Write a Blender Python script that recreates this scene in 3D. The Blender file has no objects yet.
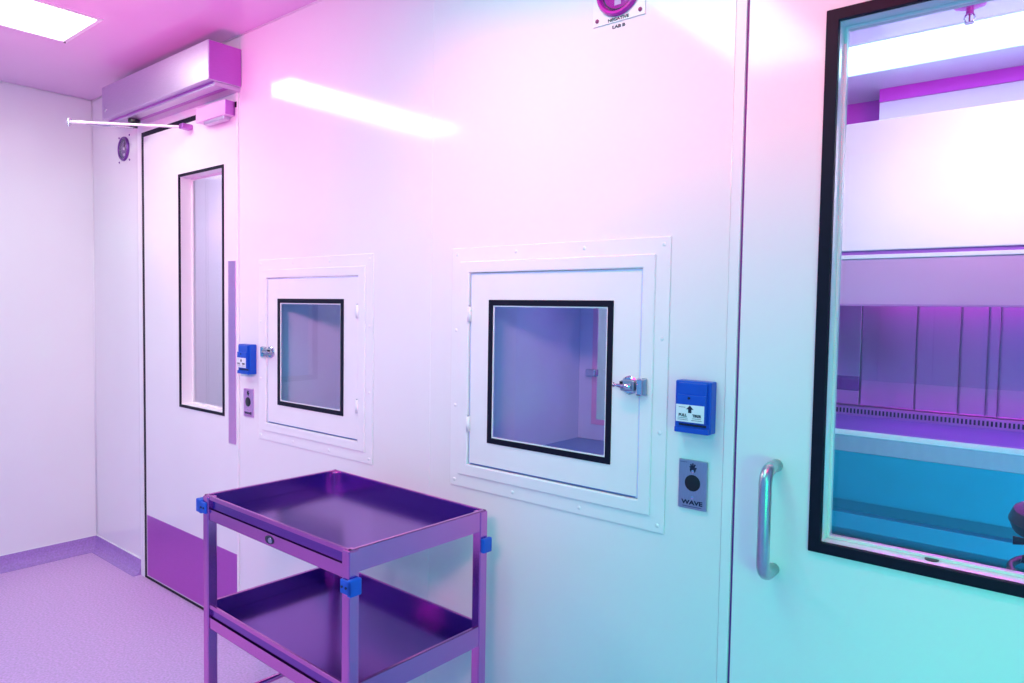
import bpy, bmesh, math, random
from mathutils import Matrix, Vector
random.seed(4)
S = bpy.context.scene
COL = S.collection

# ------------------------------------------------------------------ camera
cam = bpy.data.cameras.new('camera'); cam.sensor_width = 36; cam.lens = 711.139 / 1024 * 36
cam.clip_start = 0.02
co = bpy.data.objects.new('camera', cam); COL.objects.link(co)
right = Vector((0.76951356, 0.63843786, 0.01568394)); up = Vector((-0.04163334, 0.02564422, 0.9988038))
fwd = Vector((-0.63727196, 0.76924604, -0.04631388))
M = Matrix((right, up, -fwd)).transposed().to_4x4(); M.translation = Vector((0, -1.52115, 1.35428))
co.matrix_world = M
S.camera = co

# ------------------------------------------------------------------ light
W = bpy.data.worlds.new('world'); S.world = W; W.use_nodes = True
W.node_tree.nodes['Background'].inputs[0].default_value = (0.17, 0.5, 1.0, 1)
W.node_tree.nodes['Background'].inputs[1].default_value = 0.88
S.view_settings.view_transform = 'Standard'; S.view_settings.look = 'None'
S.view_settings.exposure = 0.0; S.view_settings.gamma = 1.0; S.view_settings.use_curve_mapping = False

def area(name, loc, target, col, power, sx, sy, spread=180):
    l = bpy.data.lights.new(name, 'AREA'); l.shape = 'RECTANGLE'; l.size = sx; l.size_y = sy
    l.color = col; l.energy = power; l.spread = math.radians(spread)
    o = bpy.data.objects.new(name, l); COL.objects.link(o); o.location = loc
    o.rotation_euler = (Vector(target) - Vector(loc)).to_track_quat('-Z', 'Y').to_euler()
    return o
FILL_LIGHTS = {
    # unseen coloured fills added to tint the room (behind / beside the camera)
    'pink_wall_fill':    ((-0.58, -0.60, 2.40), (-0.58, 0.0, 1.76), (1.0, 0.0, 0.109), 4.6, 1.95, .05, 63),
    'magenta_ceiling_fill':    ((-2.75, -1.5, 0.9), (-2.8, -0.35, 2.43), (1.0, 0.0, 0.385), 5.2, .8, .4, 80),
    'pink_front_fill':   ((0.3, -2.9, 2.3), (-2.75, 0.0, 1.30), (1.0, 0.333, 0.467), 15.0, .6, .4, 55),
    'teal_door_fill':    ((0.55, -1.1, 0.9), (-0.25, 0.0, 0.6), (0.0, 1.0, 0.25), 2.4, .35, .35, 100),
    'cool_front_fill':   ((0.7, -2.3, 2.1), (-1.0, 0.0, 1.0), (0.0, 1.0, 0.4), 10.0, .7, .5, 180),
    # unseen fills added to colour the lab behind the right door
    'lab_pink_fill':   ((0.30, 0.50, 2.3), (-0.3, 1.25, 1.85), (1.0, 0.724, 0.897), 5.8, .8, .2, 80),
    'cabinet_magenta_fill':       ((-0.10, 1.45, 1.555), (-0.1, 1.7, 1.0), (1.0, 0.053, 0.867), 15.0, 1.4, .08, 160),
    'lab_cyan_fill':      ((0.2, 0.45, 0.4), (-0.4, 1.2, 0.8), (0.01, 0.776, 1.0), 9.8, .6, .3),
    # unseen fills added to brighten the two pass-through chambers
    'right_hatch_fill':   ((-1.135, .30, 1.438), (-1.135, .30, 1.0), (0.688, 0.344, 1.0), 0.32, .36, .05, 180),
    'left_hatch_fill':    ((-2.21, .30, 1.438), (-2.21, .30, 1.0), (1.0, 0.8, 0.9), 0.1, .36, .05, 180),
    # unseen fill added to light the corridor behind the left door
    'corridor_fill':      ((-3.6, 1.2, 2.3), (-3.6, 1.3, 0.0), (0.833, 0.714, 1.0), 21.0, .9, .5),
}
for n, (loc, tg, c, p, *rest) in FILL_LIGHTS.items():
    area(n, loc, tg, c, p, *rest)
ROOM_LIGHT = ((0.817, 1.0, 0.767), 12.0)
ROOM_LIGHT_B = ((0.09, 1.0, 0.72), 10.0)
LAB_LIGHT = ((0.429, 0.857, 1.0), 7.0)

# ------------------------------------------------------------------ materials
def mat(name, col, rough=.4, metal=0., noise=0., nscale=60., bump=0., bscale=4., spec=.5, emit=None, stretch=None, coat=0., rvar=0.):
    m = bpy.data.materials.new(name); m.use_nodes = True
    nt = m.node_tree; b = nt.nodes['Principled BSDF']
    b.inputs['Base Color'].default_value = (*col, 1); b.inputs['Roughness'].default_value = rough
    b.inputs['Metallic'].default_value = metal; b.inputs['Specular IOR Level'].default_value = spec
    b.inputs['Coat Weight'].default_value = coat; b.inputs['Coat Roughness'].default_value = .04
    tc = nt.nodes.new('ShaderNodeTexCoord'); mp = nt.nodes.new('ShaderNodeMapping')
    nt.links.new(tc.outputs['Object'], mp.inputs['Vector'])
    if stretch: mp.inputs['Scale'].default_value = stretch
    if noise or rvar:
        n = nt.nodes.new('ShaderNodeTexNoise'); n.inputs['Scale'].default_value = nscale; n.inputs['Detail'].default_value = 3
        nt.links.new(mp.outputs[0], n.inputs['Vector'])
        if noise:
            mx = nt.nodes.new('ShaderNodeMix'); mx.data_type = 'RGBA'; mx.blend_type = 'MULTIPLY'
            r = nt.nodes.new('ShaderNodeMapRange'); r.inputs[1].default_value = .3; r.inputs[2].default_value = .7
            r.inputs[3].default_value = 1 - noise; r.inputs[4].default_value = 1 + noise * .4
            nt.links.new(n.outputs[0], r.inputs[0]); mx.inputs[0].default_value = 1
            mx.inputs[6].default_value = (*col, 1); nt.links.new(r.outputs[0], mx.inputs[7])
            nt.links.new(mx.outputs[2], b.inputs['Base Color'])
        if rvar:
            r2 = nt.nodes.new('ShaderNodeMapRange'); r2.inputs[1].default_value = .3; r2.inputs[2].default_value = .7
            r2.inputs[3].default_value = rough - rvar; r2.inputs[4].default_value = rough + rvar
            nt.links.new(n.outputs[0], r2.inputs[0]); nt.links.new(r2.outputs[0], b.inputs['Roughness'])
    if bump:
        n2 = nt.nodes.new('ShaderNodeTexNoise'); n2.inputs['Scale'].default_value = bscale; n2.inputs['Detail'].default_value = 1
        nt.links.new(mp.outputs[0], n2.inputs['Vector'])
        bp = nt.nodes.new('ShaderNodeBump'); bp.inputs['Strength'].default_value = bump; bp.inputs['Distance'].default_value = .02
        nt.links.new(n2.outputs[0], bp.inputs['Height']); nt.links.new(bp.outputs[0], b.inputs['Normal'])
    if emit:
        b.inputs['Emission Color'].default_value = (*emit[0], 1); b.inputs['Emission Strength'].default_value = emit[1]
    return m
def glass(name, tint, rough=0.0, ior=1.45):
    m = bpy.data.materials.new(name); m.use_nodes = True; nt = m.node_tree
    nt.nodes.remove(nt.nodes['Principled BSDF']); out = nt.nodes['Material Output']
    tr = nt.nodes.new('ShaderNodeBsdfTransparent'); tr.inputs[0].default_value = (*tint, 1)
    gl = nt.nodes.new('ShaderNodeBsdfGlossy'); gl.inputs['Roughness'].default_value = rough
    lw = nt.nodes.new('ShaderNodeLayerWeight'); lw.inputs[0].default_value = .5
    pw_ = nt.nodes.new('ShaderNodeMath'); pw_.operation = 'POWER'; pw_.inputs[1].default_value = 5
    fr = nt.nodes.new('ShaderNodeMath'); fr.operation = 'MULTIPLY_ADD'; fr.inputs[1].default_value = .96; fr.inputs[2].default_value = .04
    nt.links.new(lw.outputs['Facing'], pw_.inputs[0]); nt.links.new(pw_.outputs[0], fr.inputs[0])
    mx = nt.nodes.new('ShaderNodeMixShader')
    nt.links.new(fr.outputs[0], mx.inputs[0]); nt.links.new(tr.outputs[0], mx.inputs[1]); nt.links.new(gl.outputs[0], mx.inputs[2])
    nt.links.new(mx.outputs[0], out.inputs['Surface'])
    return m

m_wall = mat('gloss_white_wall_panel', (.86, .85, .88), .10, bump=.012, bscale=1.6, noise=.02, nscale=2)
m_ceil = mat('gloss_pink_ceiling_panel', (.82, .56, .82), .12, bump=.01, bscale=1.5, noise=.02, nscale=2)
m_door = mat('white_door_skin', (.86, .86, .89), .12, bump=.01, bscale=2., noise=.02, nscale=3)
m_white = mat('white_painted_metal', (.87, .87, .90), .28, noise=.02, nscale=8)
m_cfloor = mat('blue_violet_chamber_floor', (.16, .24, .55), .3, metal=.3, noise=.03, nscale=8)
m_chamber = mat('lavender_chamber_lining', (.62, .70, .97), .3, noise=.03, nscale=8)
m_floor = mat('speckled_lilac_vinyl', (.76, .48, .83), .5, noise=.22, nscale=110, rvar=.05)
m_base = mat('lilac_coved_vinyl', (.46, .27, .66), .5, noise=.2, nscale=110)
m_black = mat('black_rubber_gasket', (.006, .006, .02), .5, noise=.2, nscale=40, spec=.2)
m_sensor = mat('lilac_plastic', (.74, .50, .78), .35, noise=.02, nscale=8)
m_seal = mat('violet_lit_seal', (.20, .03, .30), .5, noise=.1, nscale=60)  # coloured light in the right door gap, put into the seal colour
m_dark = mat('black_plastic', (.008, .009, .014), .35, noise=.1, nscale=60)
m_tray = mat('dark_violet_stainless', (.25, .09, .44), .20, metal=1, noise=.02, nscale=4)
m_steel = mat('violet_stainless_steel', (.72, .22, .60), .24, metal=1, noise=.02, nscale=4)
m_plate = mat('violet_brushed_plate', (.58, .17, .64), .38, metal=1, noise=.04, nscale=40, stretch=(1, 1, 8))
m_strip = mat('pale_violet_brushed_strip', (.84, .44, .80), .36, metal=1, noise=.03, nscale=40, stretch=(1, 1, 8))
m_grey = mat('brushed_steel', (.44, .47, .56), .33, metal=1, noise=.10, nscale=80, stretch=(12, 1, 1))
m_chrome = mat('chrome', (.66, .64, .74), .14, metal=1, noise=.08, nscale=80)
m_handle = mat('satin_handle_metal', (.52, .58, .62), .30, metal=1, noise=.06, nscale=50)
m_alu = mat('satin_aluminium', (.70, .54, .76), .42, metal=1, noise=.06, nscale=40, stretch=(1, 20, 20))
m_blue = mat('royal_blue_plastic', (.003, .075, .56), .35, noise=.06, nscale=40)
m_bluebump = mat('blue_bumper_rubber', (.004, .10, .62), .45, noise=.1, nscale=40)
m_label = mat('white_label', (.82, .86, .92), .4, noise=.02, nscale=20)
m_ink = mat('dark_blue_ink', (.01, .014, .05), .5, noise=.05, nscale=50)
m_magring = mat('magenta_gauge_bezel', (.62, .01, .46), .2, coat=.6, noise=.15, nscale=30)
m_magdial = mat('magenta_gauge_dial', (.80, .10, .62), .35, noise=.5, nscale=28)
m_violring = mat('violet_gauge_bezel', (.20, .06, .34), .3, metal=.6, noise=.1, nscale=40)
m_violdial = mat('pale_violet_dial', (.55, .30, .66), .35, noise=.4, nscale=30)
m_redscrew = mat('dull_red_screw', (.36, .06, .20), .4, metal=.4, noise=.1, nscale=50)
m_pane = glass('clear_glass', (.97, .97, .99))
m_sash = glass('sash_glass', (.92, .86, .96))
m_lampb = mat('lit_cool_diffuser', (.9, .9, .9), .5, emit=ROOM_LIGHT_B, noise=.01, nscale=5)
m_lamp = mat('lit_diffuser', (.9, .9, .9), .5, emit=ROOM_LIGHT, noise=.01, nscale=5)
m_lablamp = mat('lit_lab_diffuser', (.9, .9, .9), .5, emit=LAB_LIGHT, noise=.01, nscale=5)
m_lin = mat('grey_lab_floor', (.30, .36, .46), .4, noise=.15, nscale=90)
m_cab = mat('cabinet_white_enamel', (.90, .88, .92), .3, noise=.02, nscale=6)
m_outlet = mat('dark_violet_outlet', (.07, .03, .20), .4, noise=.1, nscale=40)
m_gapv = mat('violet_gap_shade', (.34, .10, .55), .5, noise=.05, nscale=30)  # shade of the gap under the cabinet hood, put into the colour
m_shadeband = mat('magenta_shade_band', (.72, .01, .60), .4, noise=.05, nscale=10)  # shadow below the lab ceiling as a magenta colour
m_pinkw = mat('pale_pink_shaded_wall', (.82, .50, .76), .4, noise=.03, nscale=3)  # pink fade of that shadow put into the wall colour
m_far = mat('magenta_shaded_wall', (.75, .02, .65), .5, noise=.1, nscale=3)  # gloom of the far recess put into the wall colour
m_work = mat('slate_violet_worktop', (.10, .20, .42), .35, metal=.4, noise=.03, nscale=5)
m_apron = mat('pale_teal_steel', (.50, .68, .80), .25, metal=.5, noise=.05, nscale=8, stretch=(6, 1, 1))
m_sashf = mat('lavender_sash_metal', (.78, .42, .74), .35, noise=.03, nscale=6)
m_cabsteel = mat('cabinet_stainless', (.62, .40, .70), .28, metal=1, noise=.03, nscale=4, stretch=(4, 4, 1))
m_lip = mat('white_steel_edge', (.92, .92, .95), .3, noise=.02, nscale=30)
m_stand = mat('blue_stand_enamel', (.015, .40, .58), .4, noise=.05, nscale=10)

# ------------------------------------------------------------------ mesh helpers
def link(name, me, m, parent=None, bevel=0., seg=2, smooth=False):
    o = bpy.data.objects.new(name, me); COL.objects.link(o)
    if m: me.materials.append(m)
    if parent: o.parent = parent
    if bevel:
        b = o.modifiers.new('bevel', 'BEVEL'); b.width = bevel; b.segments = seg; b.limit_method = 'ANGLE'; b.angle_limit = .6
    if smooth:
        for p in me.polygons: p.use_smooth = True
    return o
def done(bm, name, m, parent=None, **k):
    bmesh.ops.recalc_face_normals(bm, faces=bm.faces)
    me = bpy.data.meshes.new(name); bm.to_mesh(me); bm.free()
    return link(name, me, m, parent, **k)
def bbox(bm, x0, x1, y0, y1, z0, z1):
    v = [bm.verts.new((x, y, z)) for z in (z0, z1) for y in (y0, y1) for x in (x0, x1)]
    for f in ((0, 1, 3, 2), (4, 6, 7, 5), (0, 4, 5, 1), (2, 3, 7, 6), (0, 2, 6, 4), (1, 5, 7, 3)):
        bm.faces.new([v[i] for i in f])
def box(name, m, x0, x1, y0, y1, z0, z1, parent=None, bevel=.0015, **k):
    bm = bmesh.new(); bbox(bm, x0, x1, y0, y1, z0, z1)
    return done(bm, name, m, parent, bevel=bevel, **k)
def boxes(name, m, L, parent=None, bevel=.0015, **k):
    bm = bmesh.new()
    for b in L: bbox(bm, *b)
    return done(bm, name, m, parent, bevel=bevel, **k)
def holed(name, m, x0, x1, z0, z1, y0, y1, holes, parent=None, bevel=.0, **k):
    """slab in the XZ plane between y0 and y1 with rectangular holes (hx0,hx1,hz0,hz1)"""
    xs = sorted({x0, x1, *[h[i] for h in holes for i in (0, 1)]}); zs = sorted({z0, z1, *[h[i] for h in holes for i in (2, 3)]})
    xs = [x for x in xs if x0 <= x <= x1]; zs = [z for z in zs if z0 <= z <= z1]
    def solid(i, j):
        if not (0 <= i < len(xs) - 1 and 0 <= j < len(zs) - 1): return False
        cx = (xs[i] + xs[i + 1]) / 2; cz = (zs[j] + zs[j + 1]) / 2
        return not any(h[0] < cx < h[1] and h[2] < cz < h[3] for h in holes)
    bm = bmesh.new(); V = {}
    def v(i, j, s):
        if (i, j, s) not in V: V[i, j, s] = bm.verts.new((xs[i], (y0, y1)[s], zs[j]))
        return V[i, j, s]
    for i in range(len(xs) - 1):
        for j in range(len(zs) - 1):
            if not solid(i, j): continue
            for s in (0, 1): bm.faces.new([v(i, j, s), v(i + 1, j, s), v(i + 1, j + 1, s), v(i, j + 1, s)])
            for di, dj, a, b in ((-1, 0, (i, j), (i, j + 1)), (1, 0, (i + 1, j), (i + 1, j + 1)), (0, -1, (i, j), (i + 1, j)), (0, 1, (i, j + 1), (i + 1, j + 1))):
                if not solid(i + di, j + dj): bm.faces.new([v(*a, 0), v(*b, 0), v(*b, 1), v(*a, 1)])
    return done(bm, name, m, parent, bevel=bevel, **k)
def tube(name, m, pts, r, parent=None, n=14, closed=False, **k):
    bm = bmesh.new(); rings = []; P = [Vector(p) for p in pts]; N = len(P); ref = None
    for i, p in enumerate(P):
        if closed: t = (P[(i + 1) % N] - P[i - 1]).normalized()
        else: t = (P[min(i + 1, N - 1)] - P[max(i - 1, 0)]).normalized()
        a = ref if ref is not None else (Vector((0, 0, 1)) if abs(t.z) < .9 else Vector((1, 0, 0)))
        b = t.cross(a).normalized(); a = b.cross(t).normalized(); ref = a
        rr = r[i] if isinstance(r, (list, tuple)) else r
        rings.append([bm.verts.new(p + (a * math.cos(q) + b * math.sin(q)) * rr) for q in [2 * math.pi * j / n for j in range(n)]])
    for i in range(N if closed else N - 1):
        A, B = rings[i], rings[(i + 1) % N]
        for j in range(n): bm.faces.new([A[j], A[(j + 1) % n], B[(j + 1) % n], B[j]])
    if not closed: bm.faces.new(rings[0]); bm.faces.new(rings[-1])
    return done(bm, name, m, parent, smooth=True, **k)
def lathe(name, m, prof, loc, axis='-y', parent=None, n=32, sx=1., sz=1., **k):
    """prof: (radius, height) pairs, turned about an axis through loc"""
    bm = bmesh.new(); rings = []
    for r, h in prof:
        ring = []
        for j in range(n if r > 1e-6 else 1):
            q = 2 * math.pi * j / n; a, b = r * math.cos(q) * sx, r * math.sin(q) * sz
            c = {'-y': (a, -h, b), 'z': (a, b, h), '-z': (a, b, -h), '-x': (-h, a, b), 'x': (h, a, b)}[axis]
            ring.append(bm.verts.new(Vector(c) + Vector(loc)))
        rings.append(ring)
    for A, B in zip(rings, rings[1:]):
        if len(A) == 1 and len(B) == 1: continue
        for j in range(n):
            a0, a1 = A[j % len(A)], A[(j + 1) % len(A)]; b0, b1 = B[j % len(B)], B[(j + 1) % len(B)]
            f = [a0] + ([a1] if a1 is not a0 else []) + [b1] + ([b0] if b0 is not b1 else [])
            bm.faces.new(f)
    for ring in (rings[0], rings[-1]):
        if len(ring) > 1: bm.faces.new(ring)
    o = done(bm, name, m, parent, **k)
    for p in o.data.polygons: p.use_smooth = len(p.vertices) <= 4
    e = o.modifiers.new('edges', 'EDGE_SPLIT'); e.split_angle = .7
    return o
def text(name, m, s, loc, size, parent=None, sx=1., bold=0., align='CENTER'):
    c = bpy.data.curves.new(name, 'FONT'); c.body = s; c.size = size; c.align_x = align; c.align_y = 'CENTER'
    c.extrude = .0003; c.offset = bold
    tmp = bpy.data.objects.new('tmp', c)
    me = bpy.data.meshes.new_from_object(tmp); bpy.data.objects.remove(tmp); bpy.data.curves.remove(c)
    o = bpy.data.objects.new(name, me); COL.objects.link(o); me.materials.clear(); me.materials.append(m)
    o.location = loc; o.rotation_euler = (math.pi / 2, 0, 0); o.scale = (sx, 1, 1)
    if parent: o.parent = parent
    return o
def thing(name, label, cat, loc=(0, 0, 0), group=None, kind=None):
    o = bpy.data.objects.new(name, None); COL.objects.link(o); o.location = loc; o.empty_display_size = .05
    if label: o['label'] = label
    if cat: o['category'] = cat
    if group: o['group'] = group
    if kind: o['kind'] = kind
    return o
def struct(o, label=None):
    o['kind'] = 'structure'
    if label: o['label'] = label
    return o
def dup(root, loc, label, group=None):
    r = root.copy(); COL.objects.link(r); r.location = loc; r['label'] = label
    if group: r['group'] = group
    def rec(src, dst):
        for ch in [c for c in bpy.data.objects if c.parent is src]:
            c = ch.copy(); COL.objects.link(c); c.parent = dst; rec(ch, c)
    rec(root, r)
    return r

# ------------------------------------------------------------------ the room shell
CZ = 2.426; T = .07
XL, XR, YF, YB = -4.196, 1.35, -3.6, 2.42
D1 = (-3.585, -2.715, 2.163)        # left door x0, x1, height
D2 = (-.612, .31, 2.163)            # right door
H1 = (-2.487, -1.934, .900, 1.452)  # hatch doors
H2 = (-1.414, -.856, .900, 1.451)
struct(box('floor', m_floor, XL - .1, XR, YF, .0, -.1, 0, bevel=0), 'speckled lilac vinyl floor')
def pad(h, d): return (h[0] - d, h[1] + d, h[2] - d, h[3] + d)
wl = thing('wall_back', None, None, kind='structure'); wl['label'] = 'glossy white panelled wall with two hatches and two doors'
g = .0007
jamb_l = (D1[0] - .045, D1[1] + .012)
holed('wall_panel', m_wall, XL, jamb_l[0] - g, 0, CZ, 0, T, [], wl, bevel=.001)
holed('wall_panel', m_wall, jamb_l[0] + g, jamb_l[1] - g, D1[2] + .05, CZ, 0, T, [], wl, bevel=.001)
holed('wall_panel', m_wall, jamb_l[1] + g, -1.585 - g, 0, CZ, 0, T, [pad(H1, .008)], wl, bevel=.001)
holed('wall_panel', m_wall, -1.585 + g, -.640 - g, 0, CZ, 0, T, [pad(H2, .008)], wl, bevel=.001)
holed('wall_panel', m_wall, -.640 + g, D2[1] + .03, D2[2] + .006, CZ, 0, T, [], wl, bevel=.001)
holed('wall_panel', m_wall, D2[1] + .03 + g, XR, 0, CZ, 0, T, [], wl, bevel=.001)
boxes('sealant_joint', m_white, [(x - .003, x + .003, .0010, .06, 0, CZ) for x in (-1.585,)] , wl, bevel=0)
struct(box('wall_left', m_wall, XL - .08, XL, YF, 0, 0, CZ, bevel=0), 'glossy white end wall at the left').name = 'wall_left'
# the end wall has a window further along, seen mirrored in the hatch glass
bpy.data.objects.remove(bpy.data.objects['wall_left'])
def yz_holed(name, m, y0, y1, z0, z1, x0, x1, holes, parent=None, bevel=0.):
    o = holed(name, m, y0, y1, z0, z1, x0, x1, holes, parent, bevel)
    for v in o.data.vertices: v.co = (v.co.y, v.co.x, v.co.z)
    o.data.flip_normals(); return o
w_end = struct(yz_holed('wall_left', m_wall, YF, 0, 0, CZ, XL - .08, XL, [(-1.40, -.78, .86, 1.86)]), 'glossy white end wall meeting the back wall in the corner')
w1 = thing('window_1', 'dark-gasketed window in the white end wall', None, kind='structure')
yz_holed('window_gasket', m_black, -1.42, -.76, .84, 1.88, XL - .01, XL + .004, [(-1.385, -.795, .875, 1.845)], w1)
box('window_pane', m_pane, XL - .06, XL - .054, -1.40, -.78, .86, 1.86, w1, bevel=0)
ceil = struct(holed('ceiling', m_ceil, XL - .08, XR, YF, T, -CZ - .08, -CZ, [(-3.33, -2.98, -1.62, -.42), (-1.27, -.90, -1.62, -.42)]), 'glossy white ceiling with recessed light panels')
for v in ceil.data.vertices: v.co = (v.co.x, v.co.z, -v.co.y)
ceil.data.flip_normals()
# slim sealant fillets where wall and ceiling meet
def fillet(name, pts, r=.0035): return tube(name, m_white, pts, r, None, n=8)
struct(fillet('trim_1', [(XL, -.002, CZ - .002), (XR, -.002, CZ - .002)]), 'thin white sealant line along wall and ceiling')
struct(fillet('trim_2', [(XL + .002, YF, CZ - .002), (XL + .002, 0, CZ - .002)]), 'thin white sealant line along end wall and ceiling')
struct(fillet('trim_3', [(XL + .002, -.002, .08), (XL + .002, -.002, CZ)]), 'thin white sealant line in the room corner')
# coved skirting
def cove(name, path, m):
    prof = [(0, .078), (-.004, .078), (-.004, .045), (-.008, .028), (-.016, .014), (-.03, .005), (-.042, .0015), (-.042, 0), (0, 0)]
    bm = bmesh.new(); rings = []
    for (x, y, nx, ny) in path:
        rings.append([bm.verts.new((x - nx * d, y - ny * d, z)) for d, z in [(p[0], p[1]) for p in prof]])
    for A, B in zip(rings, rings[1:]):
        for i in range(len(prof)): bm.faces.new([A[i], A[(i + 1) % len(prof)], B[(i + 1) % len(prof)], B[i]])
    bm.faces.new(rings[0]); bm.faces.new(rings[-1])
    return done(bm, name, m)
struct(cove('baseboard_left', [(XL, YF, 1, 0), (XL, 0, 1, 0)], m_base), 'lilac coved vinyl skirting along the end wall')
struct(cove('baseboard_back', [(XL, 0, 0, -1), (jamb_l[0] - .004, 0, 0, -1)], m_base), 'lilac coved vinyl skirting between corner and door frame')
struct(cove('baseboard_right', [(jamb_l[1], 0, 0, -1), (-.650, 0, 0, -1)], m_base), 'lilac coved vinyl skirting under the hatches')
boxes_cap = [(XL, XL + .006, YF, 0, .077, .081), (XL, jamb_l[0] - .004, -.006, 0, .077, .081), (jamb_l[1], -.65, -.006, 0, .077, .081)]
struct(boxes('trim_4', m_white, boxes_cap, bevel=0), 'thin white sealant line on top of the skirting')

# ------------------------------------------------------------------ ceiling lights
def ceiling_light(x, label, m=m_lamp, y0=-1.62, y1=-.42, w=.35):
    t = thing('ceiling_light', label, 'ceiling light', (x, (y0 + y1) / 2, CZ), 'recessed ceiling lights')
    L = y1 - y0
    f = holed('frame', m_white, -w / 2 - .016, w / 2 + .016, -L / 2 - .016, L / 2 + .016, .004, -.002, [(-w / 2, w / 2, -L / 2, L / 2)], t)
    for v in f.data.vertices: v.co = (v.co.x, v.co.z, -v.co.y)
    f.data.flip_normals()
    box('diffuser', m, -w / 2, w / 2, -L / 2, L / 2, .004, .012, t, bevel=0)
    box('housing', m_white, -w / 2 - .01, w / 2 + .01, -L / 2 - .01, L / 2 + .01, .014, .07, t, bevel=0)
    lathe('screw', m_dark, [(.004, -.001), (.004, .003), (0, .004)], (-w / 2 - .009, L / 2 + .009, -.004), '-z', t, n=10)
    return t
ceiling_light(-3.155, 'glowing white recessed panel light in ceiling near the end wall')
ceiling_light(-1.085, 'glowing white recessed panel light in ceiling opposite the right hatch', m_lampb)

# ------------------------------------------------------------------ left door
def leaf(m, x0, x1, z0, z1, win, parent, name='door_leaf', y0=-.004, y1=.05):
    return holed(name, m, x0, x1, z0, z1, y0, y1, [win], parent, bevel=.0015)
def gasketed_window(win, parent, fw, y=-.004, depth=.075, wide=None):
    """win = inner opening; fw = width of the dark band round it"""
    holed('window_gasket', m_black, win[0] - fw, win[1] + fw, win[2] - fw, win[3] + fw, y - .004, y + .003, [win], parent, bevel=.0008)
d1 = thing('door_1', 'white door with tall narrow window and violet kick plate at the left', 'door', (0, 0, 0), kind='structure')
holed('door_frame', m_white, jamb_l[0], jamb_l[1], 0, D1[2] + .05, -.006, T, [(D1[0] - .006, D1[1] + .004, -1, D1[2] + .006)], d1, bevel=.001)
win1 = (-3.2, -2.827, .897, 1.918)
leaf(m_door, D1[0] + .018, D1[1], .012, D1[2] - .016, win1, d1, y0=-.004, y1=.066)
holed('door_seal', m_black, D1[0] - .006, D1[1] + .004, .002, D1[2] + .006, -.003, .03, [(D1[0] + .0185, D1[1] - .002, .013, D1[2] - .0165)], d1)
gasketed_window(win1, d1, .012)
box('window_pane', m_pane, win1[0], win1[1], .055, .060, win1[2], win1[3], d1, bevel=0)
holed('glazing_bead', m_white, win1[0], win1[1], win1[2], win1[3], .048, .054, [pad(win1, -.008)], d1)
box('kick_plate', m_plate, D1[0] + .03, D1[1] - .004, -.0065, -.0035, .02, .318, d1, bevel=.0005)
box('push_strip', m_strip, -2.778, -2.723, -.0075, -.0035, .777, 1.531, d1, bevel=.0006)
box('threshold_seal', m_black, D1[0], D1[1], -.006, .02, .002, .012, d1, bevel=0)

# ------------------------------------------------------------------ right door
d2 = thing('door_2', 'white door with large black-gasketed window and tubular pull handle at the right', 'door', (0, 0, 0), kind='structure')
win2 = (-.425, .13, .886, 1.935)
box('door_frame', m_white, -.640 + g, D2[0] - .004, -.003, T, 0, D2[2] + .004, d2, bevel=.001)
box('door_frame', m_white, D2[1] + .005, D2[1] + .03, -.003, T, 0, D2[2] + .004, d2, bevel=.001)
box('door_seal', m_seal, D2[0] - .004, D2[0] + .0025, .003, .06, 0, D2[2], d2, bevel=0)
leaf(m_door, D2[0] + .0025, D2[1], .012, D2[2], win2, d2, y1=.07)
holed('window_gasket', m_black, win2[0] - .024, win2[1] + .024, win2[2] - .022, win2[3] + .023, -.011, .003, [win2], d2, bevel=.0015)
holed('glazing_bead', m_white, win2[0], win2[1], win2[2], win2[3], .034, .042, [pad(win2, -.005)], d2, bevel=.001)
box('window_pane', m_pane, win2[0], win2[1], .042, .048, win2[2], win2[3], d2, bevel=0)
lathe('reveal_plug', m_dark, [(.012, 0), (.012, .0015), (0, .002)], (-.232, .03, win2[2]), 'z', d2, n=24)
# pull handle: bow of round tube standing off the leaf
def bow(x, z0, z1, off, r, m, parent, name='pull_handle'):
    pts = [(x, .0, z0), (x, -off + .03, z0)]
    for k in range(1, 7):
        q = math.pi / 2 * k / 6; pts.append((x, -off + .03 - .03 * math.sin(q), z0 + .03 - .03 * math.cos(q)))
    for k in range(0, 7):
        q = math.pi / 2 * k / 6; pts.append((x, -off + .03 - .03 * math.cos(q), z1 - .03 + .03 * math.sin(q)))
    pts.append((x, 0, z1))
    return tube(name, m, pts, r, parent, n=20)
bow(-.520, .806, 1.030, .068, .0132, m_handle, d2)

# ------------------------------------------------------------------ door operator over the left door
op = thing('door_operator', 'long satin metal door operator box with jointed arm above the left door', 'door closer', (-3.18, 0, 2.2))
def L(x, y, z): return (x + 3.18, y, z - 2.2)
bm = bmesh.new()
bbox(bm, -3.70 + 3.18, -2.684 + 3.18, -.137, 0, .018, .170)
done(bm, 'housing', m_alu, op, bevel=.003)
box('base_rail', m_alu, -.515, .49, -.11, -.0, .002, .018, op)
boxes('rail_groove', m_plate, [(-.51, .485, -.112, -.098, .010, .019), (-.51, .485, -.07, -.05, .0, .010)], op)
box('end_cap', m_plate, .496, .4985, -.134, -.002, .021, .167, op, bevel=.001)
lathe('screw', m_chrome, [(.010, 0), (.010, .003), (.004, .005), (0, .004)], (-.470, -.137, .060), '-y', op, n=14)
lathe('spindle', m_dark, [(.026, -.02), (.026, .012), (.014, .016), (.014, .035), (0, .036)], L(-3.495, -.075, 2.2), '-z', op, n=16)
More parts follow.
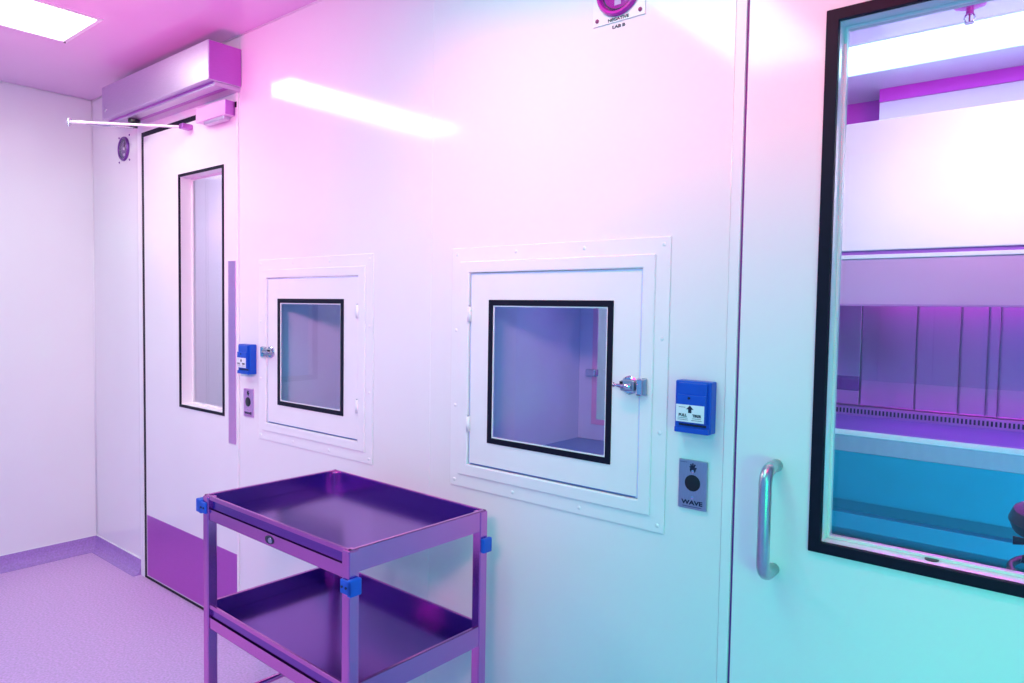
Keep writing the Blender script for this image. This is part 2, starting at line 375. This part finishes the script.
# arm: crank from the spindle to the elbow, then the long rod back to the shoe on the leaf
E_ = Vector(L(-3.58, -.318, 2.155)); Sh = Vector(L(-3.100, -.028, 2.120)); Sp = Vector(L(-3.495, -.075, 2.168))
tube('arm_crank', m_chrome, [Sp, Sp.lerp(E_, .5), E_ + Vector((0, 0, .004))], [.009, .008, .007], op, n=10)
tube('arm_rod', m_lip, [E_ + Vector((-.008, -.006, .0)), E_.lerp(Sh, .14), E_.lerp(Sh, .15), E_.lerp(Sh, .93), Sh], [.008, .008, .006, .006, .005], op, n=12)
lathe('arm_elbow', m_chrome, [(.009, -.014), (.009, .012), (.005, .014), (.005, .02), (0, .021)], E_, '-z', op, n=14)
b_ = box('arm_shoe', m_plate, -.014, .022, -.022, .024, -.011, .011, op, bevel=.004); b_.location = Sh

# the sensor strip on the leaf
sn = thing('door_sensor', 'small white sensor box with violet end on the left door below the operator', 'sensor', (-2.875, -.004, 2.14))
box('body', m_sensor, -.090, .148, -.045, 0, -.030, .032, sn, bevel=.004)
box('end_cap', m_plate, .1475, .1515, -.043, -.001, -.027, .029, sn, bevel=.002)
box('lens', m_alu, -.03, .13, -.04, -.012, -.044, -.029, sn, bevel=.003)

# ------------------------------------------------------------------ pressure gauges
def gauge(name, label, x, z, ring, dial, screw, r, plate):
    t = thing(name, label, 'gauge', (x, 0, z), 'round pressure gauges in the wall')
    if plate:
        box('backplate', m_white, -.0735, .0735, -.003, .0, -.0735, .0735, t, bevel=.0006)
    y = .003 if plate else 0
    lathe('bezel', ring, [(r, 0), (r, y + .006), (r - .004, y + .011), (r - .010, y + .011), (r - .014, y + .004), (r - .014, y + .001)], (0, 0, 0), '-y', t, n=48)
    lathe('dial', dial, [(r - .013, 0), (r - .013, y + .0005), (0, y + .0005)], (0, 0, 0), '-y', t, n=40)
    bm = bmesh.new()
    for k in range(-6, 7):
        a = math.radians(90 + k * 17); c, s_ = math.cos(a), math.sin(a); R0, R1, wd = r - .024, r - .017, .0012
        q = [(c * R0 - s_ * wd, -y - .001, s_ * R0 + c * wd), (c * R1 - s_ * wd, -y - .001, s_ * R1 + c * wd), (c * R1 + s_ * wd, -y - .001, s_ * R1 - c * wd), (c * R0 + s_ * wd, -y - .001, s_ * R0 - c * wd)]
        bm.faces.new([bm.verts.new(p) for p in q])
    done(bm, 'scale_marks', m_ink, t)
    lathe('dial_arc', m_ink, [(r - .015, y + .0006), (r - .015, y + .0014), (r - .0185, y + .0014), (r - .0185, y + .0006)], (0, 0, 0), '-y', t, n=40)
    nd = box('needle', m_ink, -.0014, .0014, -y - .004, -y - .0015, -.008, r - .022, t, bevel=0); nd.rotation_euler = (0, .35, 0)
    box('dial_window', m_white, -.011, .007, -y - .0015, -y, -.034, -.022, t, bevel=0)
    lathe('needle_hub', m_white, [(.007, y), (.007, y + .005), (0, y + .006)], (0, 0, 0), '-y', t, n=16)
    lathe('glass_cover', m_sash, [(r - .011, y + .008), (r - .02, y + .0095), (0, y + .010)], (0, 0, 0), '-y', t, n=32)
    for sx in (-1, 1):
        for sz in (-1, 1):
            lathe('screw', screw, [(.005, 0), (.005, y + .002), (.002, y + .004), (0, y + .003)], (sx * .0605, 0, sz * .0605), '-y', t, n=12)
    return t
ga = gauge('pressure_gauge', 'magenta round pressure gauge on square white plate high above the right hatch', -.9375, 2.1315, m_magring, m_magdial, m_redscrew, .0615, True)
text('lettering', m_ink, 'NEGATIVE', (0, -.0035, -.0672), .0098, ga, 1.3, .0003)
text('lettering', m_ink, 'LAB B', (0, -.0006, -.0845), .0105, ga, 1.35, .0003)
gauge('pressure_gauge', 'violet round pressure gauge in the wall between corner and left door', -3.793, 2.120, m_violring, m_violdial, m_violring, .060, False)

# ------------------------------------------------------------------ pass-through hatches
def hatch(name, label, h, o, ridge, gk, latch_right):
    t = thing(name, label, 'hatch', (h[0], 0, h[2]), 'pass-through hatches in the wall')
    ox, oz = h[0], h[2]
    def R(a): return (a[0] - ox, a[1] - ox, a[2] - oz, a[3] - oz)
    o, ridge, gk, d = R(o), R(ridge), R(gk), R(h)
    dh = pad(d, .005)
    holed('flange', m_white, o[0], o[1], o[2], o[3], -.004, 0, [dh], t, bevel=.0015)
    holed('frame', m_white, ridge[0], ridge[1], ridge[2], ridge[3], -.009, -.003, [dh], t, bevel=.004, seg=3)
    # rivets on the flange
    n = 3
    W_, H_ = o[1] - o[0], o[3] - o[2]
    e = .018
    spots = [(o[0] + e + (W_ - 2 * e) * k / n, zz) for k in range(n + 1) for zz in (o[2] + e, o[3] - e)] + [(xx, o[2] + e + (H_ - 2 * e) * k / n) for k in range(1, n) for xx in (o[0] + e, o[1] - e)]
    rv = None
    for (x, z) in spots:
        if rv is None:
            rv = lathe('rivet', m_white, [(.0055, 0), (.0045, .0012), (.0025, .0018), (0, .002)], (0, 0, 0), '-y', t, n=10); r = rv
        else:
            r = rv.copy(); COL.objects.link(r); r.parent = t
        r.location = (x, -.004, z)
    # stainless chamber through the wall: open-fronted box
    D = .585; c = pad(d, .003)
    q = .006
    boxes('chamber', m_chamber, [(c[0], c[0] + q, -.002, D, c[2], c[3]), (c[1] - q, c[1], -.002, D, c[2], c[3]), (c[0] + q, c[1] - q, -.002, D, c[3] - q, c[3])], t, bevel=0)
    box('chamber_floor', m_cfloor, c[0] + q, c[1] - q, -.002, D, c[2], c[2] + q, t, bevel=0)
    # far door of the chamber
    fd = holed('inner_door', m_chamber, c[0] + q, c[1] - q, c[2] + q, c[3] - q, D - .03, D - .001, [(gk[0] - .01, gk[1] + .01, gk[2] - .01, gk[3] + .01)], t, bevel=.002)
    holed('window_gasket', m_sashf, gk[0] - .01, gk[1] + .01, gk[2] - .01, gk[3] + .01, D - .034, D - .028, [pad(gk, -.008)], fd)
    box('window_pane', m_pane, gk[0] - .01, gk[1] + .01, D - .020, D - .016, gk[2] - .01, gk[3] + .01, fd, bevel=0)
    box('latch', m_chrome, .045, .085, D - .055, D - .03, .225, .25, fd, bevel=.004)
    # near door: leaf with a gasketed pane
    lf = holed('hatch_door', m_white, d[0], d[1], d[2], d[3], -.003, .007, [pad(gk, -.010)], t, bevel=.002)
    holed('window_gasket', m_black, gk[0], gk[1], gk[2], gk[3], -.006, -.001, [pad(gk, -.016)], lf, bevel=.001)
    holed('glazing_bead', m_label, gk[0] + .012, gk[1] - .012, gk[2] + .012, gk[3] - .012, -.0035, -.0005, [pad(gk, -.0195)], lf)
    box('window_pane', m_pane, gk[0] + .010, gk[1] - .010, -.001, .003, gk[2] + .010, gk[3] - .010, lf, bevel=0)
    # hinges
    hx = d[0] - .002 if latch_right else d[1] + .002
    for zz in (d[3] - .115, d[2] + .115):
        hg = tube('hinge', m_white, [(hx, -.008, zz - .022), (hx, -.008, zz + .022)], .006, t, n=12)
        lathe('hinge_pin', m_grey, [(.003, 0), (.003, .003), (0, .004)], (hx, -.008, zz + .022), 'z', hg, n=8)
    # draw latch
    lx = d[1] if latch_right else d[0]; s = 1 if latch_right else -1; lz = d[2] + .272
    la = lathe('latch', m_chrome, [(.024, -.003), (.024, .004), (.020, .008), (0, .008)], (lx - s * .025, -.0035, lz), '-y', t, n=8)
    box('latch_body', m_grey, *sorted((lx - s * .040, lx - s * .002)), -.026, -.010, lz - .013, lz + .013, la, bevel=.003)
    tube('latch_lever', m_chrome, [(lx - s * .008, -.029, lz), (lx - s * .030, -.030, lz - .001), (lx - s * .053, -.026, lz), (lx - s * .058, -.026, lz)], [.0075, .006, .0035, .006], la, n=10)
    box('latch_recess', m_dark, *sorted((lx - s * .041, lx - s * .032)), -.0265, -.02, lz + .003, lz + .010, la, bevel=0)
    kp = box('latch_keeper', m_chrome, *sorted((lx + s * .003, lx + s * .020)), -.026, -.005, lz - .022, lz + .020, t, bevel=.004)
    box('keeper_plate', m_grey, *sorted((lx + s * .012, lx + s * .027)), -.019, -.010, lz - .021, lz + .021, kp, bevel=.003)
    return t
hatch('pass_through_hatch', 'white wall hatch beside the blue PULL box, latch on its right edge', H2, (-1.491, -.780, .824, 1.529), (-1.456, -.817, .8615, 1.489), (-1.344, -.932, .968, 1.378), True)
hatch('pass_through_hatch', 'white wall hatch behind the trolley beside the left door, latch on its left edge', H1, (-2.554, -1.855, .825, 1.529), (-2.525, -1.893, .8625, 1.489), (-2.418, -2.012, .972, 1.378), False)

# ------------------------------------------------------------------ blue pull stations
def pull_station(x, z, label, left):
    t = thing('pull_station', label, 'pull station', (x, 0, z), 'blue door release pull stations')
    w, h = .0435, .059
    box('housing', m_blue, -w, w, -.030, 0, -h, h, t, bevel=.003)
    box('cover_plate', m_blue, -w + .010, w - .008, -.036, -.029, -.038, h - .004, t, bevel=.002)
    box('pull_handle', m_blue, -w + .010, w - .008, -.041, -.034, -.034, .028, t, bevel=.002)
    box('handle_slot', m_ink, -w + .011, w - .010, -.0305, -.029, -.0435, -.0385, t, bevel=0)
    box('bottom_lip', m_blue, -w + .002, w - .002, -.036, -.029, -h, -.046, t, bevel=.002)
    lathe('screw', m_ink, [(.003, 0), (.003, .002), (0, .002)], (-.004, -.0405, .021), '-y', t, n=10)
    lb = box('label', m_label, -.035, .033, -.0417, -.0405, -.033, .006, t, bevel=0); lb['label'] = 'white printed label'
    bm = bmesh.new(); ax, az = -.001, -.004; y = -.0421
    sgn = 1 if not left else -1
    P = [(-.009, 0), (-.004, 0), (-.004, -.008), (.004, -.008), (.004, 0), (.009, 0), (0, .009)]
    if left: P = [(px * .8, -pz * .8 - .001) for px, pz in P]
    bm.faces.new([bm.verts.new((ax + px, y, az + pz)) for px, pz in P])
    done(bm, 'arrow', m_ink, lb)
    text('lettering', m_ink, 'PULL', (-.018, -.0421, -.018), .0085, lb, 1.05, .0003)
    text('lettering', m_ink, 'TIRER', (.016, -.0421, -.018), .0085, lb, .95, .0003)
    for q in [(-.028, -.012, -.0421, -.0419, -.0003, .0006), (-.030, -.006, -.0421, -.0419, -.0245, -.0237), (-.030, -.005, -.0421, -.0419, -.0285, -.0277), (.005, .026, -.0421, -.0419, -.0245, -.0237), (.003, .028, -.0421, -.0419, -.0285, -.0277)]: box('print_line', m_ink, *q, lb, bevel=0)
    return t
pull_station(-.7030, 1.138, 'blue PULL TIRER box on the wall between right hatch and right door', False)
pull_station(-2.616, 1.137, 'blue pull box on the wall beside the left door', True)

# ------------------------------------------------------------------ touchless switches
def wave_switch(x, z, label, m):
    t = thing('touchless_switch', label, 'switch', (x, 0, z), 'steel touchless door switches')
    box('plate', m, -.035, .035, -.006, 0, -.057, .057, t, bevel=.002)
    lathe('sensor_window', m_dark, [(.019, 0), (.019, .0068), (.017, .0075), (0, .0075)], (0, 0, .004), '-y', t, n=32)
    for sz in (-.030, .031):
        lathe('screw', m_chrome, [(.0035, 0), (.0035, .007), (0, .0076)], (0, 0, sz), '-y', t, n=12)
    # printed hand over two wave arcs
    bm = bmesh.new()
    bmesh.ops.create_circle(bm, cap_ends=True, radius=.0075, segments=14, matrix=Matrix.Translation((0, -.0064, .035)) @ Matrix.Rotation(math.pi / 2, 4, 'X'))
    for k, (a, ln) in enumerate(((-.9, .010), (-.45, .013), (0, .014), (.45, .013), (1.2, .010))):
        c, s_ = math.cos(a), math.sin(a); r0 = .005; wd = .0018
        q = [(s_ * r0 - c * wd, c * r0 + s_ * wd), (s_ * r0 + c * wd, c * r0 - s_ * wd), (s_ * ln + c * wd, c * ln - s_ * wd), (s_ * ln - c * wd, c * ln + s_ * wd)]
        bm.faces.new([bm.verts.new((px, -.00645, .036 + pz)) for px, pz in q])
    done(bm, 'hand_symbol', m_ink, t)
    text('lettering', m_ink, 'WAVE', (0, -.0064, -.042), .0135, t, 1.35, .0005)
    for q in [(-.024, .024, -.0065, -.0061, -.0515, -.0505), (-.032, -.014, -.0065, -.0061, .0505, .0513)]: box('print_line', m_ink, *q, t, bevel=0)
    return t
wave_switch(-.7095, .9555, 'grey steel WAVE switch below the blue box beside the right door', m_grey)
wave_switch(-2.628, .959, 'violet steel WAVE switch below the blue box beside the left door', m_strip)

# ------------------------------------------------------------------ the trolley
tr = thing('trolley', 'violet stainless steel two-tray trolley with blue corner bumpers standing against the wall', 'trolley', (-1.578, -.336, 0))
tr.rotation_euler = (0, 0, math.radians(-1.2))
hx, hy = .339, .2225; pw = .028
def sheet_tray(name, z):
    """inner well plus a separate rim: the long sides are channels (lip, set-back web, lower lip)"""
    bm = bmesh.new(); t = .0016; fl = z - .046
    x0, x1, y0, y1 = -hx + .004, hx - .004, -hy + .009, hy - .009
    bbox(bm, x0, x1, y0, y1, fl - t, fl)
    for s in (-1, 1):
        bbox(bm, x0, x1, *sorted((s * (hy - .009), s * (hy - .0105))), z - .066, z - .003)
        bbox(bm, *sorted((s * (hx - .004), s * (hx - .0055))), y0, y1, fl, z - .003)
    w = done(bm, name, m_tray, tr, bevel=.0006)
    bm = bmesh.new(); x0, x1 = -hx + .002, hx - .002
    for s in (-1, 1):
        ya = s * (hy - .004); yb = s * (hy - .009)
        bbox(bm, x0, x1, *sorted((ya, yb - s * .0015)), z - .003, z)                           # top lip
        bbox(bm, x0, x1, *sorted((ya, ya - s * t)), z - .011, z - .002)                        # its down-turned edge
        bbox(bm, x0, x1, *sorted((ya, ya - s * t)), z - .068, z - .037)                        # lower lip
        bbox(bm, x0, x1, *sorted((ya, yb)), z - .068, z - .066)
        xa = s * (hx - .002)
        bbox(bm, *sorted((xa, xa - s * .0019)), -hy + .004, hy - .004, z - .054, z)            # plain end
        bbox(bm, *sorted((xa, xa - s * .009)), -hy + .004, hy - .004, z - .003, z)
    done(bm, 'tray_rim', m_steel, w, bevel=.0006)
    return w
sheet_tray('top_tray', .82)
sheet_tray('lower_tray', .512)
post = None
for sx in (-1, 1):
    for sy in (-1, 1):
        px, py = sx * (hx - pw / 2), sy * (hy - pw / 2)
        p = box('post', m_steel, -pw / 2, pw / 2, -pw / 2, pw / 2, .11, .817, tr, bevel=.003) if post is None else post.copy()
        if post is None: post = p
        else: COL.objects.link(p); p.parent = tr
        p.location = (px, py, 0)
# blue corner bumpers hugging the posts
def bumper(sx, sy, z):
    bm = bmesh.new(); cx, cy = sx * hx, sy * hy; w = .026; th = .012
    bbox(bm, *sorted((cx + sx * th, cx)), *sorted((cy + sy * th * .5, cy - sy * w)), z - .019, z + .019)
    bbox(bm, *sorted((cx + sx * th, cx - sx * w)), *sorted((cy + sy * th * .5, cy)), z - .016, z + .016)
    if sx < 0 and sy < 0: bbox(bm, cx - .034, cx - th, cy - .004, cy + .030, z - .019, z + .019)
    b = done(bm, 'bumper', m_bluebump, tr, bevel=.005, seg=3)
    for q in (-.012, .012):
        lathe('bumper_screw', m_ink, [(.003, 0), (.003, .002), (0, .002)], (cx - sx * (.010 + (q if sx > 0 else q) * .6), cy + sy * th * .5, z), '-y', b, n=8) if sy < 0 else None
    return b
for sx, sy, z in ((-1, -1, .785), (1, -1, .738), (1, 1, .728), (-1, 1, .737)): bumper(sx, sy, z)
BADGE = (.006, -hy + .0045, .768)
bd = lathe('badge', m_ink, [(.020, 0), (.020, .002), (.018, .003), (0, .003)], BADGE, '-y', tr, n=28, sz=.52)
lathe('badge_emblem', m_chrome, [(.009, .003), (.008, .004), (0, .0042)], (BADGE[0] + .006, BADGE[1], BADGE[2]), '-y', bd, n=20, sz=.8)
for sx in (-1, 1):
    tube('side_stretcher', m_steel, [(sx * (hx - pw / 2), -hy + pw / 2, .215), (sx * (hx - pw / 2), hy - pw / 2, .215)], .009, tr, n=10)
for sx in (-1, 1):
    for sy in (-1, 1):
        px, py = sx * (hx - pw / 2), sy * (hy - pw / 2)
        w_ = lathe('caster', m_dark, [(.020, -.012), (.048, -.012), (.050, -.006), (.050, .006), (.048, .012), (.020, .012)], (px + .012, py, .050), 'x', tr, n=24)
        boxes('caster_fork', m_grey, [(px - .006, px - .003, py - .014, py + .014, .05, .105), (px + .027, px + .030, py - .014, py + .014, .05, .105), (px - .016, px + .030, py - .016, py + .016, .10, .112)], w_, bevel=.001)

# ------------------------------------------------------------------ rooms behind the wall
def wall(name, x0, x1, y0, y1, label, m=m_wall): return struct(box(name, m, x0, x1, y0, y1, 0, CZ, bevel=0), label)
struct(box('floor_corridor', m_lin, XL - .1, XR, 0.0, YB, -.1, 0, bevel=0), 'grey floor of the rooms behind the wall')
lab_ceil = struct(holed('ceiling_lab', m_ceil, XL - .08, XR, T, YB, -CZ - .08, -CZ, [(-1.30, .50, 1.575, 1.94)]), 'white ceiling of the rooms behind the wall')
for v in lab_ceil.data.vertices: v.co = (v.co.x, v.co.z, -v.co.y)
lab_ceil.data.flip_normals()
wall('wall_lab_far', XL - .08, XR, YB, YB + .08, 'wall at the far end of the lab, magenta shade in its colour', m_far)
wall('wall_lab_back', -.862, XR, 2.25, 2.33, 'lab wall behind the cabinet, pink shade in its colour', m_pinkw)
struct(box('lab_shade_band', m_shadeband, -.862, XR, 2.238, 2.25, 2.365, CZ, bevel=.001), 'painted magenta shade where the lab wall meets its ceiling')  # thin slab standing in for the shadow at the top of the wall
wall('wall_lab_right', XR, XR + .08, T, YB, 'white right wall of the lab')
wall('wall_partition', -1.78, -1.72, T, YB, 'white partition between lab and corridor')
wall('wall_corridor_left', XL - .08, XL, T, YB, 'white left wall of the corridor')
# corridor wall panels seen through the narrow window
cw = struct(thing('wall_corridor', None, None), 'panelled white corridor wall behind the left door'); 
xs = [XL, -3.9, -3.72, -2.9, -1.78]
for a, b in zip(xs, xs[1:]): box('wall_panel', m_wall, a + .003, b - .003, 1.9, 1.94, 0, CZ, cw, bevel=.003)

# ------------------------------------------------------------------ lab: light, sprinkler, cabinet, stool
ll = thing('ceiling_light', 'long glowing strip light in the lab ceiling seen through the right door window', 'ceiling light', (-.40, 1.7575, CZ), 'recessed ceiling lights')
f = holed('frame', m_white, -.915, .915, -.197, .197, .004, -.002, [(-.90, .90, -.1825, .1825)], ll)
for v in f.data.vertices: v.co = (v.co.x, v.co.z, -v.co.y)
f.data.flip_normals()
box('diffuser', m_lablamp, -.90, .90, -.1825, .1825, .004, .012, ll, bevel=0)
box('housing', m_white, -.905, .905, -.19, .19, .014, .07, ll, bevel=0)
sp = thing('sprinkler', 'small metal sprinkler head hanging from the lab ceiling', 'sprinkler', (-.395, 1.40, CZ))
lathe('escutcheon', m_magring, [(.050, 0), (.048, .006), (.030, .012), (.012, .013), (.012, .03)], (0, 0, 0), '-z', sp, n=28)
lathe('body', m_magring, [(.012, .012), (.012, .034), (.008, .036)], (0, 0, 0), '-z', sp, n=16)
for s in (-1, 1): tube('yoke_arm', m_chrome, [(s * .010, 0, -.033), (s * .016, 0, -.045), (s * .012, 0, -.058), (s * .003, 0, -.064)], .0028, sp, n=8)
tube('glass_bulb', m_redscrew, [(0, 0, -.036), (0, 0, -.048), (0, 0, -.060)], .0028, sp, n=8)
lathe('deflector', m_chrome, [(.004, .062), (.015, .064), (.015, .066), (0, .066)], (0, 0, 0), '-z', sp, n=16)

bsc = thing('biosafety_cabinet', 'large white and steel biosafety cabinet in the lab behind the right door', 'cabinet', (-.15, 1.2, 0))
X0, X1 = -.92, .90
# upper hood, leaning front, as a closed prism
def prism(name, m, prof, x0, x1, parent, bevel=.004):
    bm = bmesh.new()
    A = [bm.verts.new((x0, y, z)) for y, z in prof]; B = [bm.verts.new((x1, y, z)) for y, z in prof]
    bm.faces.new(A); bm.faces.new(B)
    for i in range(len(prof)): bm.faces.new([A[i], A[(i + 1) % len(prof)], B[(i + 1) % len(prof)], B[i]])
    return done(bm, name, m, parent, bevel=bevel)
prism('hood', m_cab, [(0, 1.577), (.10, 2.050), (.70, 2.050), (.70, 1.577)], X0, X1, bsc)
prism('hood_gap_shade', m_gapv, [(.008, 1.562), (.008, 1.578), (.70, 1.578), (.70, 1.562)], X0 + .004, X1 - .004, bsc, 0)
box('front_lip', m_lip, X0, X1, -.004, .03, 1.548, 1.562, bsc, bevel=.002)
prism('sash_frame', m_sashf, [(.0, 1.548), (.030, 1.383), (.05, 1.383), (.03, 1.548)], X0, X1, bsc, .002)
for s, a in ((-1, X0), (1, X1)): box('side_wall', m_cabsteel, *sorted((a, a - s * .05)), .02, .70, .87, 1.577, bsc)
box('sash_glass', m_sash, X0 + .05, X1 - .05, .010, .015, 1.12, 1.39, bsc, bevel=0)
seams = [X0 + .05, -.644, -.434, -.279, -.186, -.147, .12, .45, X1 - .05]
for a, b in zip(seams, seams[1:]): box('back_panel', m_cabsteel, a + .003, b - .003, .60, .62, .96, 1.60, bsc, bevel=.003)
box('back_sheet', m_cabsteel, X0 + .04, X1 - .04, .625, .64, .92, 1.60, bsc, bevel=0)
box('work_surface', m_work, X0 + .05, X1 - .05, .03, .60, .900, .915, bsc)
for (y, z, vert) in ((.585, .925, True), (.055, .914, False)):
    if vert: gr = box('rear_grille', m_cabsteel, X0 + .05, X1 - .05, y, y + .012, z - .012, z + .030, bsc, bevel=.001)
    else: gr = box('front_grille', m_cabsteel, X0 + .05, X1 - .05, y - .02, y + .05, z, z + .002, bsc, bevel=0)
    bm = bmesh.new(); n = 120
    for k in range(n):
        x = X0 + .06 + (X1 - X0 - .12) * k / n
        if vert: bbox(bm, x, x + .007, y - .0015, y + .002, z, z + .020)
        else: bbox(bm, x, x + .007, y, y + .03, z + .001, z + .0028)
    o = done(bm, 'slots', m_dark, gr); o['kind'] = 'stuff'
prism('front_edge', m_lip, [(-.012, .942), (.045, .918), (.045, .908), (-.012, .922)], X0, X1, bsc, .002)
box('apron', m_apron, X0, X1, -.008, .02, .862, .928, bsc, bevel=.003)
prism('plenum', m_stand, [(.0, .862), (.10, .66), (.70, .66), (.70, .862)], X0, X1, bsc, .01)
box('outlet', m_outlet, -.746, -.646, .592, .602, 1.022, 1.084, bsc, bevel=.002)
for sx in (X0 + .03, X1 - .03):
    for sy in (.08, .64): box('leg', m_stand, sx - .03, sx + .03, sy - .03, sy + .03, 0, .67, bsc, bevel=.003)
box('stretcher', m_stand, X0 + .06, X1 - .06, .055, .105, .565, .625, bsc, bevel=.003)
box('rear_stretcher', m_stand, X0 + .06, X1 - .06, .62, .66, .30, .36, bsc, bevel=.003)
box('back_cover', m_stand, X0, X1, .69, .71, .10, 2.05, bsc, bevel=0)
st = thing('lab_stool', 'black swivel stool in the lab behind the right door window', 'stool', (.035, .62, 0))
lathe('seat', m_dark, [(0, .825), (.15, .825), (.185, .835), (.195, .86), (.185, .885), (.14, .897), (0, .89)], (0, 0, 0), 'z', st, n=36)
lathe('column', m_grey, [(.030, .10), (.030, .45), (.018, .45), (.018, .826)], (0, 0, 0), 'z', st, n=20)
tube('lever', m_dark, [(-.01, 0, .80), (-.14, -.01, .805), (-.182, -.012, .802)], [.006, .006, .011], st, n=10)
tube('lever', m_dark, [(-.01, -.01, .77), (-.12, -.05, .765), (-.160, -.055, .772)], [.006, .006, .010], st, n=10)
tube('seat_ring', m_dark, [(.185 * math.cos(a),   .185 * math.sin(a), .735) for a in [2 * math.pi * k / 40 for k in range(40)]], .009, st, n=10, closed=True)  # ring of the seat underframe
for k in range(3):
    a = 2 * math.pi * k / 3; tube('ring_spoke', m_dark, [(.02 * math.cos(a), .02 * math.sin(a), .70), (.185 * math.cos(a), .185 * math.sin(a), .735)], .007, st, n=8)
for k in range(5):
    a = 2 * math.pi * k / 5 + .3
    lg = tube('leg', m_dark, [(.02 * math.cos(a), .02 * math.sin(a), .11), (.26 * math.cos(a), .26 * math.sin(a), .07)], [.022, .016], st, n=10)
    lathe('caster', m_dark, [(.008, -.02), (.028, -.02), (.028, .02), (.008, .02)], (.26 * math.cos(a), .26 * math.sin(a), .028), 'x', lg, n=16)
